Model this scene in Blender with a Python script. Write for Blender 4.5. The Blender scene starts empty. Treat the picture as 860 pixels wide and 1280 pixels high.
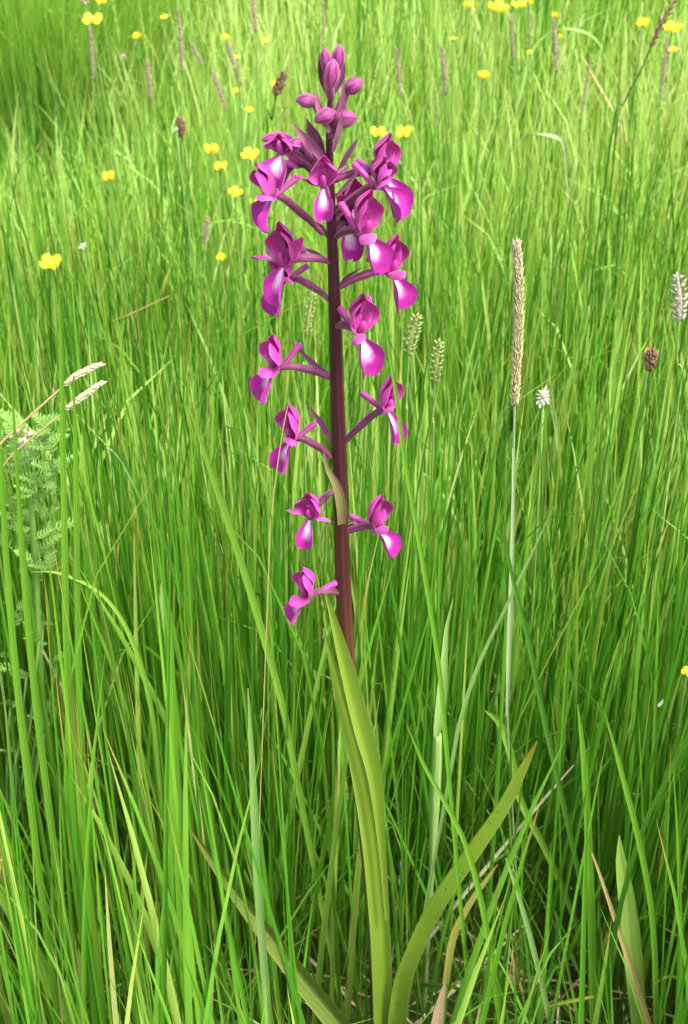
import bpy, math, random
import numpy as np
from mathutils import Vector, Matrix

random.seed(7)
rng = np.random.default_rng(7)
S = bpy.context.scene
COL = S.collection

# ------------------------------------------------------------------ camera, sky, sun, exposure
CAM_H = 0.62
PITCH = math.radians(33.1)                 # downwards
FPX = 1584.0                               # focal length in pixels of an 860 x 1280 frame
cam_d = bpy.data.cameras.new('camera')
cam = bpy.data.objects.new('camera', cam_d)
COL.objects.link(cam)
cam.location = (0, 0, CAM_H)
cam.rotation_euler = (math.pi / 2 - PITCH, 0, 0)
cam_d.sensor_fit = 'VERTICAL'
cam_d.sensor_height = 24.0
cam_d.lens = 24.0 * FPX / 1280.0
cam_d.clip_start = 0.01
cam_d.clip_end = 3000
cam_d.dof.use_dof = True
cam_d.dof.focus_distance = 0.47
cam_d.dof.aperture_fstop = 20.0
S.camera = cam

SUN_EL, SUN_AZ = math.radians(60), math.radians(125)   # azimuth of the sun: 0 = +Y, clockwise positive
world = bpy.data.worlds.new('World')
S.world = world
world.use_nodes = True
wn = world.node_tree
wn.nodes.clear()
sky = wn.nodes.new('ShaderNodeTexSky')
sky.sky_type = 'NISHITA'
sky.sun_disc = False
sky.sun_elevation = SUN_EL
sky.sun_rotation = SUN_AZ
sky.dust_density = 3.0
bg = wn.nodes.new('ShaderNodeBackground')
bg.inputs['Strength'].default_value = 0.14
wo = wn.nodes.new('ShaderNodeOutputWorld')
hsw = wn.nodes.new('ShaderNodeHueSaturation')     # thin white cloud: the sky is paler than clear blue
hsw.inputs['Saturation'].default_value = 0.45
wn.links.new(sky.outputs[0], hsw.inputs['Color'])
wn.links.new(hsw.outputs[0], bg.inputs['Color'])
wn.links.new(bg.outputs[0], wo.inputs['Surface'])
sun_d = bpy.data.lights.new('sun', 'SUN')
sun_d.energy = 1.5
sun_d.angle = math.radians(11)
sun_d.color = (1.0, 0.95, 0.86)
sun = bpy.data.objects.new('sun', sun_d)
COL.objects.link(sun)
sdir = Vector((math.sin(SUN_AZ) * math.cos(SUN_EL), math.cos(SUN_AZ) * math.cos(SUN_EL), math.sin(SUN_EL)))
sun.rotation_euler = sdir.to_track_quat('Z', 'Y').to_euler()
sun.location = sdir * 20
S.view_settings.view_transform = 'Standard'
S.view_settings.look = 'None'
S.view_settings.gamma = 1.0
S.view_settings.exposure = 2.0
S.cycles.max_bounces = 8
S.cycles.transmission_bounces = 6
S.cycles.diffuse_bounces = 5

# ------------------------------------------------------------------ pixel <-> world
CF = np.array([0, math.cos(PITCH), -math.sin(PITCH)])
CU = np.array([0, math.sin(PITCH), math.cos(PITCH)])
CR = np.array([1.0, 0, 0])
C0 = np.array([0, 0, CAM_H])


def ray(px, py):
    return CF + CR * ((px - 430) / FPX) + CU * ((640 - py) / FPX)


def at(px, py, Y):
    """point of the place that lies on the upright plane at distance Y ahead"""
    d = ray(px, py)
    return C0 + d * (Y / d[1])


def at_z(px, py, z):
    d = ray(px, py)
    return C0 + d * ((z - CAM_H) / d[2])


def depth(p):
    return float(np.dot(np.asarray(p) - C0, CF))


def project(P):
    q = P - C0
    dz = q @ CF
    dz = np.where(np.abs(dz) < 1e-4, 1e-4, dz)
    return 430 + FPX * (q @ CR) / dz, 640 - FPX * (q @ CU) / dz, dz


# ------------------------------------------------------------------ object helpers
def tag(o, label=None, cat=None, group=None, kind=None):
    if label: o['label'] = label
    if cat: o['category'] = cat
    if group: o['group'] = group
    if kind: o['kind'] = kind
    return o


def thing(name, label, cat, loc=(0, 0, 0), group=None):
    o = bpy.data.objects.new(name, None)
    o.empty_display_size = 0.02
    COL.objects.link(o)
    o.location = Vector(loc)
    return tag(o, label, cat, group)


class MB:
    """collects verts, faces and a per-point colour attribute, builds ONE mesh object"""
    def __init__(self):
        self.v, self.f, self.a = [], [], []

    def add(self, verts, faces, attr):
        n = len(self.v)
        self.v.extend([tuple(map(float, p)) for p in verts])
        self.f.extend([tuple(i + n for i in f) for f in faces])
        self.a.extend([tuple(map(float, c)) for c in attr])
        return self

    def mesh(self, name, mat):
        me = bpy.data.meshes.new(name)
        me.from_pydata(self.v, [], self.f)
        at_ = me.color_attributes.new('tint', 'FLOAT_COLOR', 'POINT')
        at_.data.foreach_set('color', np.asarray(self.a, dtype=np.float32).ravel())
        me.polygons.foreach_set('use_smooth', [True] * len(me.polygons))
        me.materials.append(mat)
        me.update()
        return me

    def build(self, name, mat, parent=None, matrix=None):
        return link(name, self.mesh(name, mat), parent)


def link(name, me, parent=None):
    o = bpy.data.objects.new(name, me)
    COL.objects.link(o)
    if parent is not None:
        o.parent = parent
    return o


def spline(pts, n):
    """Catmull-Rom through pts (k,d) sampled at n points"""
    P = np.asarray(pts, float)
    k = len(P)
    if k == 2:
        t = np.linspace(0, 1, n)[:, None]
        return P[0] * (1 - t) + P[1] * t
    E = np.vstack([2 * P[0] - P[1], P, 2 * P[-1] - P[-2]])
    out = []
    for u in np.linspace(0, k - 1, n):
        i = min(int(u), k - 2)
        t = u - i
        p0, p1, p2, p3 = E[i], E[i + 1], E[i + 2], E[i + 3]
        out.append(0.5 * ((2 * p1) + (-p0 + p2) * t + (2 * p0 - 5 * p1 + 4 * p2 - p3) * t * t + (-p0 + 3 * p1 - 3 * p2 + p3) * t ** 3))
    return np.array(out)


def unit(v):
    v = np.asarray(v, float)
    return v / (np.linalg.norm(v, axis=-1, keepdims=True) + 1e-12)


def tangents(P):
    return unit(np.gradient(P, axis=0))


def tube(mb, pts, radii, n=8, rnd=0.5, samples=None, rib=0.0, ribs=5, cap=True):
    k = samples or len(pts)
    P = spline(pts, k)
    R = spline(np.asarray(radii, float)[:, None], k)[:, 0]
    R = np.maximum(R, 1e-5)
    T = tangents(P)
    ref = np.array([1.0, 0.13, 0.07]) if abs(T[0][0]) < 0.8 else np.array([0.0, 1.0, 0.1])
    verts, attr, faces = [], [], []
    for i in range(k):
        a = unit(ref - T[i] * np.dot(ref, T[i]))
        b = np.cross(T[i], a)
        ref = a
        for j in range(n):
            th = 2 * math.pi * j / n
            r = R[i] * (1 + rib * math.cos(ribs * th))
            verts.append(P[i] + a * (r * math.cos(th)) + b * (r * math.sin(th)))
            attr.append((i / (k - 1), j / n, rnd, 1))
    for i in range(k - 1):
        for j in range(n):
            j2 = (j + 1) % n
            faces.append((i * n + j, i * n + j2, (i + 1) * n + j2, (i + 1) * n + j))
    if cap:
        for i, s in ((0, -1), (k - 1, 1)):
            verts.append(P[i] + T[i] * R[i] * 0.6 * s)
            attr.append((i / (k - 1), 0.5, rnd, 1))
            c = len(verts) - 1
            for j in range(n):
                j2 = (j + 1) % n
                faces.append((i * n + j2, i * n + j, c) if s < 0 else (i * n + j, i * n + j2, c))
    return mb.add(verts, faces, attr)


def sheet(mb, pts, widths, side, ns=9, na=5, cup=0.0, fold=0.0, rnd=0.5, thick=0.0, notch=None, skew=0.0, wave=0.0):
    """a leaf or petal: midline, full widths, a side vector; cup bends the section round, fold makes a keel (both towards +normal)"""
    P = spline(pts, ns)
    W = np.maximum(spline(np.asarray(widths, float)[:, None], ns)[:, 0], 1e-5)
    T = tangents(P)
    s = np.asarray(side, float)
    if s.ndim == 1:
        s = np.repeat(s[None], ns, 0)
    else:
        s = spline(s, ns)
    verts, attr = [], []
    J = np.linspace(-1, 1, na)
    for i in range(ns):
        sd = unit(s[i] - T[i] * np.dot(s[i], T[i]))
        nn = np.cross(sd, T[i])
        t = i / (ns - 1)
        for j in J:
            h = W[i] / 2
            if abs(cup) > 1e-3:
                x = math.sin(cup * j) / cup * h
                y = (1 - math.cos(cup * j)) / abs(cup) * h * (1 if cup > 0 else -1)
            else:
                x, y = j * h, 0
            y += fold * abs(j + skew) * h
            y += wave * h * math.sin(9 * t + 2.1 * j + rnd * 6) * abs(j)
            p = P[i] + sd * x + nn * y
            if notch is not None:
                p = p + T[i] * notch(t, j)
            verts.append(p)
            attr.append((t, (j + 1) / 2, rnd, 1))
    faces = []
    for i in range(ns - 1):
        for j in range(na - 1):
            q = i * na + j
            faces.append((q, q + 1, q + na + 1, q + na))
    mb.add(verts, faces, attr)
    if thick:
        V = np.asarray(verts)
        base = []
        for i in range(ns):
            sd = unit(s[i] - T[i] * np.dot(s[i], T[i]))
            nn = np.cross(sd, T[i])
            for jj in range(na):
                edge = 1 - abs(J[jj]) ** 4
                base.append(V[i * na + jj] - nn * thick * (0.15 + 0.85 * edge))
        mb.add(base, [tuple(reversed(f)) for f in faces], attr)
    return mb


# ------------------------------------------------------------------ materials
def new_mat(name):
    m = bpy.data.materials.new(name)
    m.use_nodes = True
    nt = m.node_tree
    nt.nodes.clear()
    return m, nt


def N(nt, typ, **kw):
    n = nt.nodes.new(typ)
    for k, v in kw.items():
        setattr(n, k, v)
    return n


def ramp(nt, fac, stops, interp='LINEAR'):
    r = N(nt, 'ShaderNodeValToRGB')
    r.color_ramp.interpolation = interp
    e = r.color_ramp.elements
    while len(e) < len(stops):
        e.new(0.5)
    for el, (p, c) in zip(e, stops):
        el.position = p
        el.color = (*c, 1)
    nt.links.new(fac, r.inputs[0])
    return r.outputs[0]


def mixc(nt, fac, a, b, typ='MIX'):
    m = N(nt, 'ShaderNodeMix', data_type='RGBA', blend_type=typ)
    if isinstance(fac, (int, float)):
        m.inputs[0].default_value = fac
    else:
        nt.links.new(fac, m.inputs[0])
    for i, x in ((6, a), (7, b)):
        if isinstance(x, tuple):
            m.inputs[i].default_value = (*x, 1)
        else:
            nt.links.new(x, m.inputs[i])
    return m.outputs[2]


def math_(nt, op, a, b=None, clamp=False):
    m = N(nt, 'ShaderNodeMath', operation=op, use_clamp=clamp)
    for i, x in enumerate((a, b)):
        if x is None: continue
        if isinstance(x, (int, float)):
            m.inputs[i].default_value = x
        else:
            nt.links.new(x, m.inputs[i])
    return m.outputs[0]


def tint(nt):
    a = N(nt, 'ShaderNodeAttribute', attribute_name='tint')
    s = N(nt, 'ShaderNodeSeparateColor')
    nt.links.new(a.outputs['Color'], s.inputs[0])
    return s.outputs[0], s.outputs[1], s.outputs[2]


def smooth(nt, x, lo, hi):
    m = N(nt, 'ShaderNodeMapRange', interpolation_type='SMOOTHSTEP')
    nt.links.new(x, m.inputs[0])
    m.inputs[1].default_value, m.inputs[2].default_value = lo, hi
    return m.outputs[0]


def noise(nt, scale, detail=3.0, stretch=None, vec=None):
    n = N(nt, 'ShaderNodeTexNoise')
    n.inputs['Scale'].default_value = scale
    n.inputs['Detail'].default_value = detail
    tc = N(nt, 'ShaderNodeTexCoord')
    src = tc.outputs['Object']
    if stretch:
        mp = N(nt, 'ShaderNodeMapping')
        mp.inputs['Scale'].default_value = stretch
        nt.links.new(src, mp.inputs[0])
        src = mp.outputs[0]
    nt.links.new(src, n.inputs['Vector'])
    return n.outputs[0]


def finish(nt, color, rough=0.45, trans=0.3, spec=0.4, tcol=None, bump=None, bump_d=0.0003, sheen=0.0):
    out = N(nt, 'ShaderNodeOutputMaterial')
    p = N(nt, 'ShaderNodeBsdfPrincipled')
    nt.links.new(color, p.inputs['Base Color'])
    p.inputs['Roughness'].default_value = rough
    p.inputs['Specular IOR Level'].default_value = spec
    if sheen:
        p.inputs['Sheen Weight'].default_value = sheen
    if bump is not None:
        b = N(nt, 'ShaderNodeBump')
        b.inputs['Strength'].default_value = 0.6
        b.inputs['Distance'].default_value = bump_d
        nt.links.new(bump, b.inputs['Height'])
        nt.links.new(b.outputs[0], p.inputs['Normal'])
    if trans:
        t = N(nt, 'ShaderNodeBsdfTranslucent')
        nt.links.new(tcol if tcol is not None else color, t.inputs['Color'])
        mx = N(nt, 'ShaderNodeMixShader')
        mx.inputs[0].default_value = trans
        nt.links.new(p.outputs[0], mx.inputs[1])
        nt.links.new(t.outputs[0], mx.inputs[2])
        nt.links.new(mx.outputs[0], out.inputs['Surface'])
    else:
        nt.links.new(p.outputs[0], out.inputs['Surface'])


def grass_mat(name, stops, tip=(0.42, 0.27, 0.06), base=(0.26, 0.28, 0.08), tip_amount=0.5, trans=0.35, rough=0.42, spec=0.35):
    """tint: r = hue pick, g = 0 root .. 1 tip, b = second random"""
    m, nt = new_mat(name)
    r, t, b = tint(nt)
    c = ramp(nt, r, stops)
    streak = noise(nt, 60, 3, (1, 1, 0.06))
    c = mixc(nt, 0.55, c, ramp(nt, streak, [(0.25, (0.55, 0.6, 0.5)), (0.5, (1, 1, 1)), (0.78, (1.4, 1.3, 1.3))]), 'MULTIPLY')
    # dry tips on some blades, pale roots
    dry = math_(nt, 'MULTIPLY', smooth(nt, t, 0.86, 1.0), smooth(nt, b, 1 - tip_amount, 1 - tip_amount + 0.15))
    c = mixc(nt, dry, c, tip)
    root = math_(nt, 'MULTIPLY', math_(nt, 'SUBTRACT', 1.0, smooth(nt, t, 0.0, 0.22)), 0.6)
    c = mixc(nt, root, c, base)
    spots = math_(nt, 'MULTIPLY', smooth(nt, noise(nt, 35, 4), 0.66, 0.74), 0.6)
    c = mixc(nt, spots, c, (0.30, 0.26, 0.07))
    tc = mixc(nt, 1.0, c, (1.25, 1.15, 0.55), 'MULTIPLY')
    finish(nt, c, rough, trans, spec, tc)
    return m


M = {}
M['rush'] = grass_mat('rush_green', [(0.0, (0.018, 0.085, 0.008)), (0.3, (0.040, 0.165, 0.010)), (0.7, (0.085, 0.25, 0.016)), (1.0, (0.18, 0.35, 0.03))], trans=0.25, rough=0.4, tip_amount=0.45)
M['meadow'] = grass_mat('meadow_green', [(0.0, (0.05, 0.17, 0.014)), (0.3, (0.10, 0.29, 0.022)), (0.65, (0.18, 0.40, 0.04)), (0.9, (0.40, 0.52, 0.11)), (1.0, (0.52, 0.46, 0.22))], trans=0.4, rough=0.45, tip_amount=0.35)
M['meadow_pale_lit'] = grass_mat('meadow_pale_lit', [(0.0, (0.10, 0.28, 0.02)), (0.25, (0.22, 0.43, 0.045)), (0.6, (0.36, 0.56, 0.12)), (0.88, (0.53, 0.63, 0.25)), (1.0, (0.62, 0.54, 0.32))], trans=0.42, rough=0.5, tip_amount=0.3)  # pale grass, with the background's overexposed brightness put into its colour
M['straw'] = grass_mat('straw', [(0.0, (0.20, 0.11, 0.04)), (0.4, (0.36, 0.25, 0.10)), (0.75, (0.52, 0.42, 0.22)), (1.0, (0.62, 0.56, 0.40))], base=(0.3, 0.22, 0.1), trans=0.2, rough=0.6)


def plain_leaf(name, col, col2, rough=0.45, trans=0.3, veins=14, spotted=0.0, edge=None, tipc=None, contrast=0.5):
    """col along the blade, fine lengthwise veins, optional brown flecks and pale edge"""
    m, nt = new_mat(name)
    t, j, r = tint(nt)
    jn = math_(nt, 'ADD', j, math_(nt, 'MULTIPLY', math_(nt, 'SUBTRACT', noise(nt, 45, 3, (1, 1, 0.4)), 0.5), 0.5))
    w = math_(nt, 'SINE', math_(nt, 'MULTIPLY', jn, veins * 6.283))
    w = math_(nt, 'ADD', math_(nt, 'MULTIPLY', w, 0.5), 0.5)
    nz = noise(nt, 90, 4, (1, 1, 0.25))
    f = math_(nt, 'ADD', math_(nt, 'MULTIPLY', w, contrast), math_(nt, 'MULTIPLY', nz, 1 - contrast), True)
    c = mixc(nt, f, col, col2)
    if tipc:
        c = mixc(nt, smooth(nt, t, 0.8, 1.0), c, tipc)
    if edge:
        e = math_(nt, 'ABSOLUTE', math_(nt, 'SUBTRACT', j, 0.5))
        c = mixc(nt, smooth(nt, e, 0.44, 0.5), c, edge)
    if spotted:
        sp = smooth(nt, noise(nt, 420, 2), 0.70 - 0.05 * spotted, 0.76)
        c = mixc(nt, math_(nt, 'MULTIPLY', sp, 0.8), c, (0.10, 0.07, 0.02))
    finish(nt, c, rough, trans, 0.4, mixc(nt, 1.0, c, (1.2, 1.1, 0.6), 'MULTIPLY'), w, 0.0002)
    return m


def petal_mat(name, col, dark, pale, veins=9, trans=0.38, rough=0.55):
    m, nt = new_mat(name)
    t, j, r = tint(nt)
    nz = noise(nt, 500, 3)
    jj = math_(nt, 'ADD', j, math_(nt, 'MULTIPLY', math_(nt, 'SUBTRACT', nz, 0.5), 0.14))
    w = math_(nt, 'SINE', math_(nt, 'MULTIPLY', jj, veins * 6.283))
    w = smooth(nt, w, 0.1, 1.0)
    c = mixc(nt, w, col, dark)
    blot = smooth(nt, noise(nt, 160, 3), 0.45, 0.75)
    c = mixc(nt, math_(nt, 'MULTIPLY', blot, 0.6), c, pale)
    e = smooth(nt, math_(nt, 'ABSOLUTE', math_(nt, 'SUBTRACT', j, 0.5)), 0.38, 0.5)
    c = mixc(nt, math_(nt, 'MULTIPLY', e, 0.35), c, pale)
    hs = N(nt, 'ShaderNodeHueSaturation')
    nt.links.new(c, hs.inputs['Color'])
    nt.links.new(math_(nt, 'ADD', math_(nt, 'MULTIPLY', r, 0.5), 0.75), hs.inputs['Value'])
    finish(nt, hs.outputs[0], rough, trans, 0.35, mixc(nt, 1.0, hs.outputs[0], (1.2, 0.7, 1.1), 'MULTIPLY'), nz, 0.0003, sheen=0.15)
    return m


M['sepal'] = petal_mat('orchid_sepal', (0.58, 0.050, 0.38), (0.34, 0.018, 0.20), (0.70, 0.18, 0.53))
M['petal'] = petal_mat('orchid_petal', (0.56, 0.042, 0.36), (0.32, 0.015, 0.18), (0.68, 0.15, 0.51))
M['spur'] = petal_mat('orchid_spur', (0.50, 0.07, 0.35), (0.34, 0.03, 0.22), (0.62, 0.20, 0.50), veins=4)
M['ovary'] = petal_mat('orchid_ovary', (0.18, 0.025, 0.09), (0.08, 0.010, 0.035), (0.32, 0.09, 0.20), veins=3, trans=0.05)
M['bract'] = petal_mat('orchid_bract', (0.26, 0.06, 0.17), (0.12, 0.03, 0.06), (0.36, 0.20, 0.22), veins=4, trans=0.2)
M['bud'] = petal_mat('orchid_bud', (0.34, 0.04, 0.20), (0.15, 0.010, 0.075), (0.46, 0.14, 0.33), veins=5, trans=0.1)

# lip: magenta with a white centre running out into purple
m, nt = new_mat('orchid_lip')
t_, j_, r_ = tint(nt)
nz_ = noise(nt, 420, 3)
c_ = mixc(nt, smooth(nt, noise(nt, 200, 3), 0.35, 0.7), (0.47, 0.018, 0.33), (0.34, 0.009, 0.23))
off = math_(nt, 'ABSOLUTE', math_(nt, 'SUBTRACT', j_, 0.5))
off = math_(nt, 'ADD', off, math_(nt, 'MULTIPLY', math_(nt, 'SUBTRACT', nz_, 0.5), 0.10))
lim = math_(nt, 'SUBTRACT', 1.0, smooth(nt, off, 0.07, 0.25))
tt = math_(nt, 'SUBTRACT', 1.0, smooth(nt, math_(nt, 'ADD', t_, math_(nt, 'MULTIPLY', math_(nt, 'SUBTRACT', nz_, 0.5), 0.25)), 0.42, 0.80))
c_ = mixc(nt, math_(nt, 'MULTIPLY', lim, tt), c_, (0.84, 0.66, 0.82))
vein_ = smooth(nt, math_(nt, 'SINE', math_(nt, 'MULTIPLY', j_, 70.0)), 0.5, 1.0)
c_ = mixc(nt, math_(nt, 'MULTIPLY', vein_, 0.28), c_, (0.40, 0.01, 0.27))
finish(nt, c_, 0.45, 0.25, 0.35, None, nz_, 0.0003, sheen=0.2)
M['lip'] = m

# stem: dark maroon, ribbed, browner then green lower down
m, nt = new_mat('orchid_stem')
t_, j_, r_ = tint(nt)
w_ = math_(nt, 'ADD', math_(nt, 'MULTIPLY', math_(nt, 'SINE', math_(nt, 'MULTIPLY', j_, 44.0)), 0.5), 0.5)
c_ = ramp(nt, t_, [(0.0, (0.12, 0.18, 0.03)), (0.22, (0.10, 0.07, 0.02)), (0.33, (0.075, 0.022, 0.016)), (0.45, (0.042, 0.008, 0.012)), (0.6, (0.034, 0.005, 0.010)), (0.85, (0.05, 0.007, 0.02)), (1.0, (0.18, 0.025, 0.10))])
c_ = mixc(nt, math_(nt, 'MULTIPLY', w_, 0.6), c_, mixc(nt, 1.0, c_, (1.9, 1.7, 1.7), 'MULTIPLY'))
c_ = mixc(nt, 0.5, c_, ramp(nt, noise(nt, 150, 4, (1, 1, 0.1)), [(0.3, (0.5, 0.5, 0.5)), (0.7, (1.4, 1.4, 1.4))]), 'MULTIPLY')
finish(nt, c_, 0.42, 0.0, 0.4, None, w_, 0.0004)
M['stem'] = m

M['orchid_leaf'] = plain_leaf('orchid_leaf', (0.17, 0.29, 0.02), (0.28, 0.40, 0.05), veins=11, edge=(0.34, 0.42, 0.12), contrast=0.35)
M['orchid_leaf_old'] = plain_leaf('orchid_leaf_flecked', (0.16, 0.28, 0.018), (0.26, 0.39, 0.045), veins=9, spotted=1.0, tipc=(0.30, 0.24, 0.03), edge=(0.36, 0.40, 0.10), contrast=0.35)
M['orchid_leaf_dull'] = plain_leaf('orchid_leaf_dull', (0.12, 0.20, 0.03), (0.20, 0.25, 0.05), veins=6, spotted=0.6, tipc=(0.22, 0.2, 0.05), edge=(0.30, 0.33, 0.09), contrast=0.5)
M['blade_bright'] = plain_leaf('blade_bright', (0.17, 0.35, 0.03), (0.26, 0.46, 0.06), veins=3, trans=0.35, contrast=0.2)
M['blade_green'] = plain_leaf('blade_green', (0.085, 0.22, 0.014), (0.15, 0.32, 0.025), veins=3, trans=0.25, contrast=0.2)
M['blade_dark'] = plain_leaf('blade_dark', (0.035, 0.12, 0.010), (0.07, 0.19, 0.018), veins=5, trans=0.2)
M['blade_pale'] = plain_leaf('blade_pale', (0.30, 0.48, 0.12), (0.42, 0.60, 0.20), veins=6, trans=0.3)
M['blade_blue'] = plain_leaf('blade_blue', (0.16, 0.29, 0.07), (0.24, 0.38, 0.12), veins=5, trans=0.2)
M['blade_yellow'] = plain_leaf('blade_yellow', (0.38, 0.40, 0.08), (0.55, 0.50, 0.14), veins=5, tipc=(0.42, 0.30, 0.1))
M['blade_straw'] = plain_leaf('blade_straw', (0.42, 0.28, 0.10), (0.60, 0.46, 0.22), veins=4, rough=0.6, trans=0.15)
M['pale_leaf'] = plain_leaf('pale_leaf', (0.24, 0.42, 0.06), (0.36, 0.54, 0.12), veins=3, spotted=0.3, contrast=0.3)
M['dead_leaf'] = plain_leaf('dead_leaf', (0.32, 0.20, 0.11), (0.50, 0.36, 0.24), veins=6, rough=0.7, trans=0.1)
M['stalk'] = plain_leaf('stalk_green', (0.13, 0.28, 0.04), (0.22, 0.38, 0.08), veins=4, trans=0.1)
M['stalk_pale'] = plain_leaf('stalk_pale', (0.22, 0.33, 0.12), (0.36, 0.43, 0.26), veins=4, trans=0.1)
M['head_tan'] = plain_leaf('seed_head_tan', (0.33, 0.30, 0.13), (0.58, 0.50, 0.30), veins=2, rough=0.7, trans=0.15, contrast=0.3, tipc=(0.44, 0.36, 0.26))
M['head_purple'] = plain_leaf('seed_head_purple', (0.26, 0.19, 0.13), (0.40, 0.29, 0.21), veins=2, rough=0.7, trans=0.15, contrast=0.3)
M['head_brown'] = plain_leaf('seed_head_brown', (0.10, 0.055, 0.03), (0.26, 0.15, 0.08), veins=2, rough=0.7, trans=0.05, contrast=0.3)
M['head_straw'] = plain_leaf('seed_head_straw', (0.56, 0.46, 0.24), (0.78, 0.72, 0.54), veins=2, rough=0.7, trans=0.15, contrast=0.3)
M['head_green'] = plain_leaf('seed_head_green', (0.20, 0.29, 0.06), (0.42, 0.45, 0.16), veins=2, rough=0.7, trans=0.2, contrast=0.3)
M['head_pale'] = plain_leaf('seed_head_pale', (0.30, 0.26, 0.18), (0.62, 0.58, 0.48), veins=2, rough=0.7, trans=0.2, contrast=0.3)
M['white'] = plain_leaf('withered_white', (0.62, 0.58, 0.52), (0.80, 0.78, 0.76), veins=2, rough=0.6, trans=0.2, contrast=0.3)
M['pink'] = plain_leaf('clover_pink', (0.52, 0.34, 0.36), (0.68, 0.52, 0.52), veins=2, rough=0.6, trans=0.2, contrast=0.3)
M['yellow'] = plain_leaf('buttercup_yellow', (0.80, 0.58, 0.01), (0.88, 0.70, 0.03), veins=3, rough=0.25, trans=0.25, contrast=0.3)
M['yellow_core'] = plain_leaf('buttercup_centre', (0.50, 0.42, 0.02), (0.62, 0.56, 0.06), veins=3, rough=0.6, trans=0.0, contrast=0.3)
M['herb'] = plain_leaf('herb_leaf', (0.13, 0.28, 0.035), (0.23, 0.40, 0.08), veins=2, rough=0.55, trans=0.3, contrast=0.3)
M['herb_round'] = plain_leaf('herb_round_leaf', (0.15, 0.32, 0.07), (0.26, 0.46, 0.14), veins=3, rough=0.5, trans=0.3, contrast=0.3)
M['herb_bud'] = plain_leaf('herb_bud', (0.50, 0.38, 0.26), (0.66, 0.56, 0.40), veins=2, rough=0.6, trans=0.1, contrast=0.3)

# ground
m, nt = new_mat('meadow_ground')
g1 = ramp(nt, noise(nt, 22, 6), [(0.3, (0.018, 0.014, 0.007)), (0.55, (0.05, 0.045, 0.015)), (0.75, (0.12, 0.09, 0.04))])
g2 = ramp(nt, noise(nt, 0.9, 5), [(0.3, (0.05, 0.12, 0.012)), (0.7, (0.11, 0.21, 0.03))])
gc = mixc(nt, 0.35, g1, g2)
finish(nt, gc, 0.9, 0.0, 0.1, None, noise(nt, 40, 6), 0.02)
M['ground'] = m

# ------------------------------------------------------------------ the setting: ground
def gheight(x, y):
    return 0.010 * np.sin(3.1 * x + 1.3) * np.cos(2.3 * y) + 0.012 * np.sin(1.1 * x - 0.7 * y) - 0.02


def ground():
    g = np.unique(np.concatenate([-np.geomspace(1, 900, 26), np.linspace(-1, 1, 17), np.geomspace(1, 900, 26)]))
    X, Y = np.meshgrid(g, g)
    fade = np.exp(-(np.hypot(X, Y) / 60) ** 2)
    Z = gheight(X, Y) * fade - 0.02 * (1 - fade)
    n = len(g)
    v = np.stack([X.ravel(), Y.ravel(), Z.ravel()], 1)
    f = [(i * n + j, i * n + j + 1, (i + 1) * n + j + 1, (i + 1) * n + j) for i in range(n - 1) for j in range(n - 1)]
    me = bpy.data.meshes.new('ground')
    me.from_pydata(v.tolist(), [], f)
    me.polygons.foreach_set('use_smooth', [True] * len(me.polygons))
    me.materials.append(M['ground'])
    o = link('ground', me)
    tag(o, 'dark meadow soil under the grass', 'ground', kind='structure')


ground()

# ------------------------------------------------------------------ grass as uncountable mass
Y0 = 0.40            # distance of the orchid


def blades(base, L, az, lean, bend, width, face, hue, rnd2, nseg, across=3, fold=0.25, taper=0.6, droop=None):
    """vectorised blades -> verts (N,K,across,3) and tint"""
    n = len(L)
    t = np.linspace(0, 1, nseg + 1)
    phi = lean[:, None] + bend[:, None] * t[None] ** 1.6
    if droop is not None:
        phi = phi + droop[:, None] * np.clip((t[None] - 0.55) / 0.45, 0, 1) ** 2
    d = np.stack([np.cos(az), np.sin(az), np.zeros(n)], 1)
    T = np.sin(phi)[..., None] * d[:, None, :] + np.cos(phi)[..., None] * np.array([0, 0, 1.0])
    step = (L / nseg)[:, None, None] * 0.5 * (T[:, 1:] + T[:, :-1])
    C = np.concatenate([np.zeros((n, 1, 3)), np.cumsum(step, 1)], 1) + base[:, None, :]
    prof = np.minimum(0.55 + 1.6 * t, 1.0) * np.clip(1 - t ** 2.2, 0, 1) ** taper + 0.02
    w = width[:, None] * prof[None]
    twist = face[:, None] + (rnd2[:, None] - 0.5) * 1.4 * t[None]
    F = np.stack([np.cos(twist), np.sin(twist), np.zeros_like(twist)], -1)
    F = F - T * np.sum(F * T, -1, keepdims=True)
    F = unit(F)
    Nn = np.cross(F, T)
    rows = []
    for j in np.linspace(-1, 1, across):
        rows.append(C + F * (w * 0.5 * j)[..., None] + Nn * (w * fold * abs(j))[..., None])
    V = np.stack(rows, 2)
    A = np.empty(V.shape[:3] + (4,), np.float32)
    A[..., 0] = hue[:, None, None]
    A[..., 1] = t[None, :, None]
    A[..., 2] = rnd2[:, None, None]
    A[..., 3] = 1
    return V, A


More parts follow.
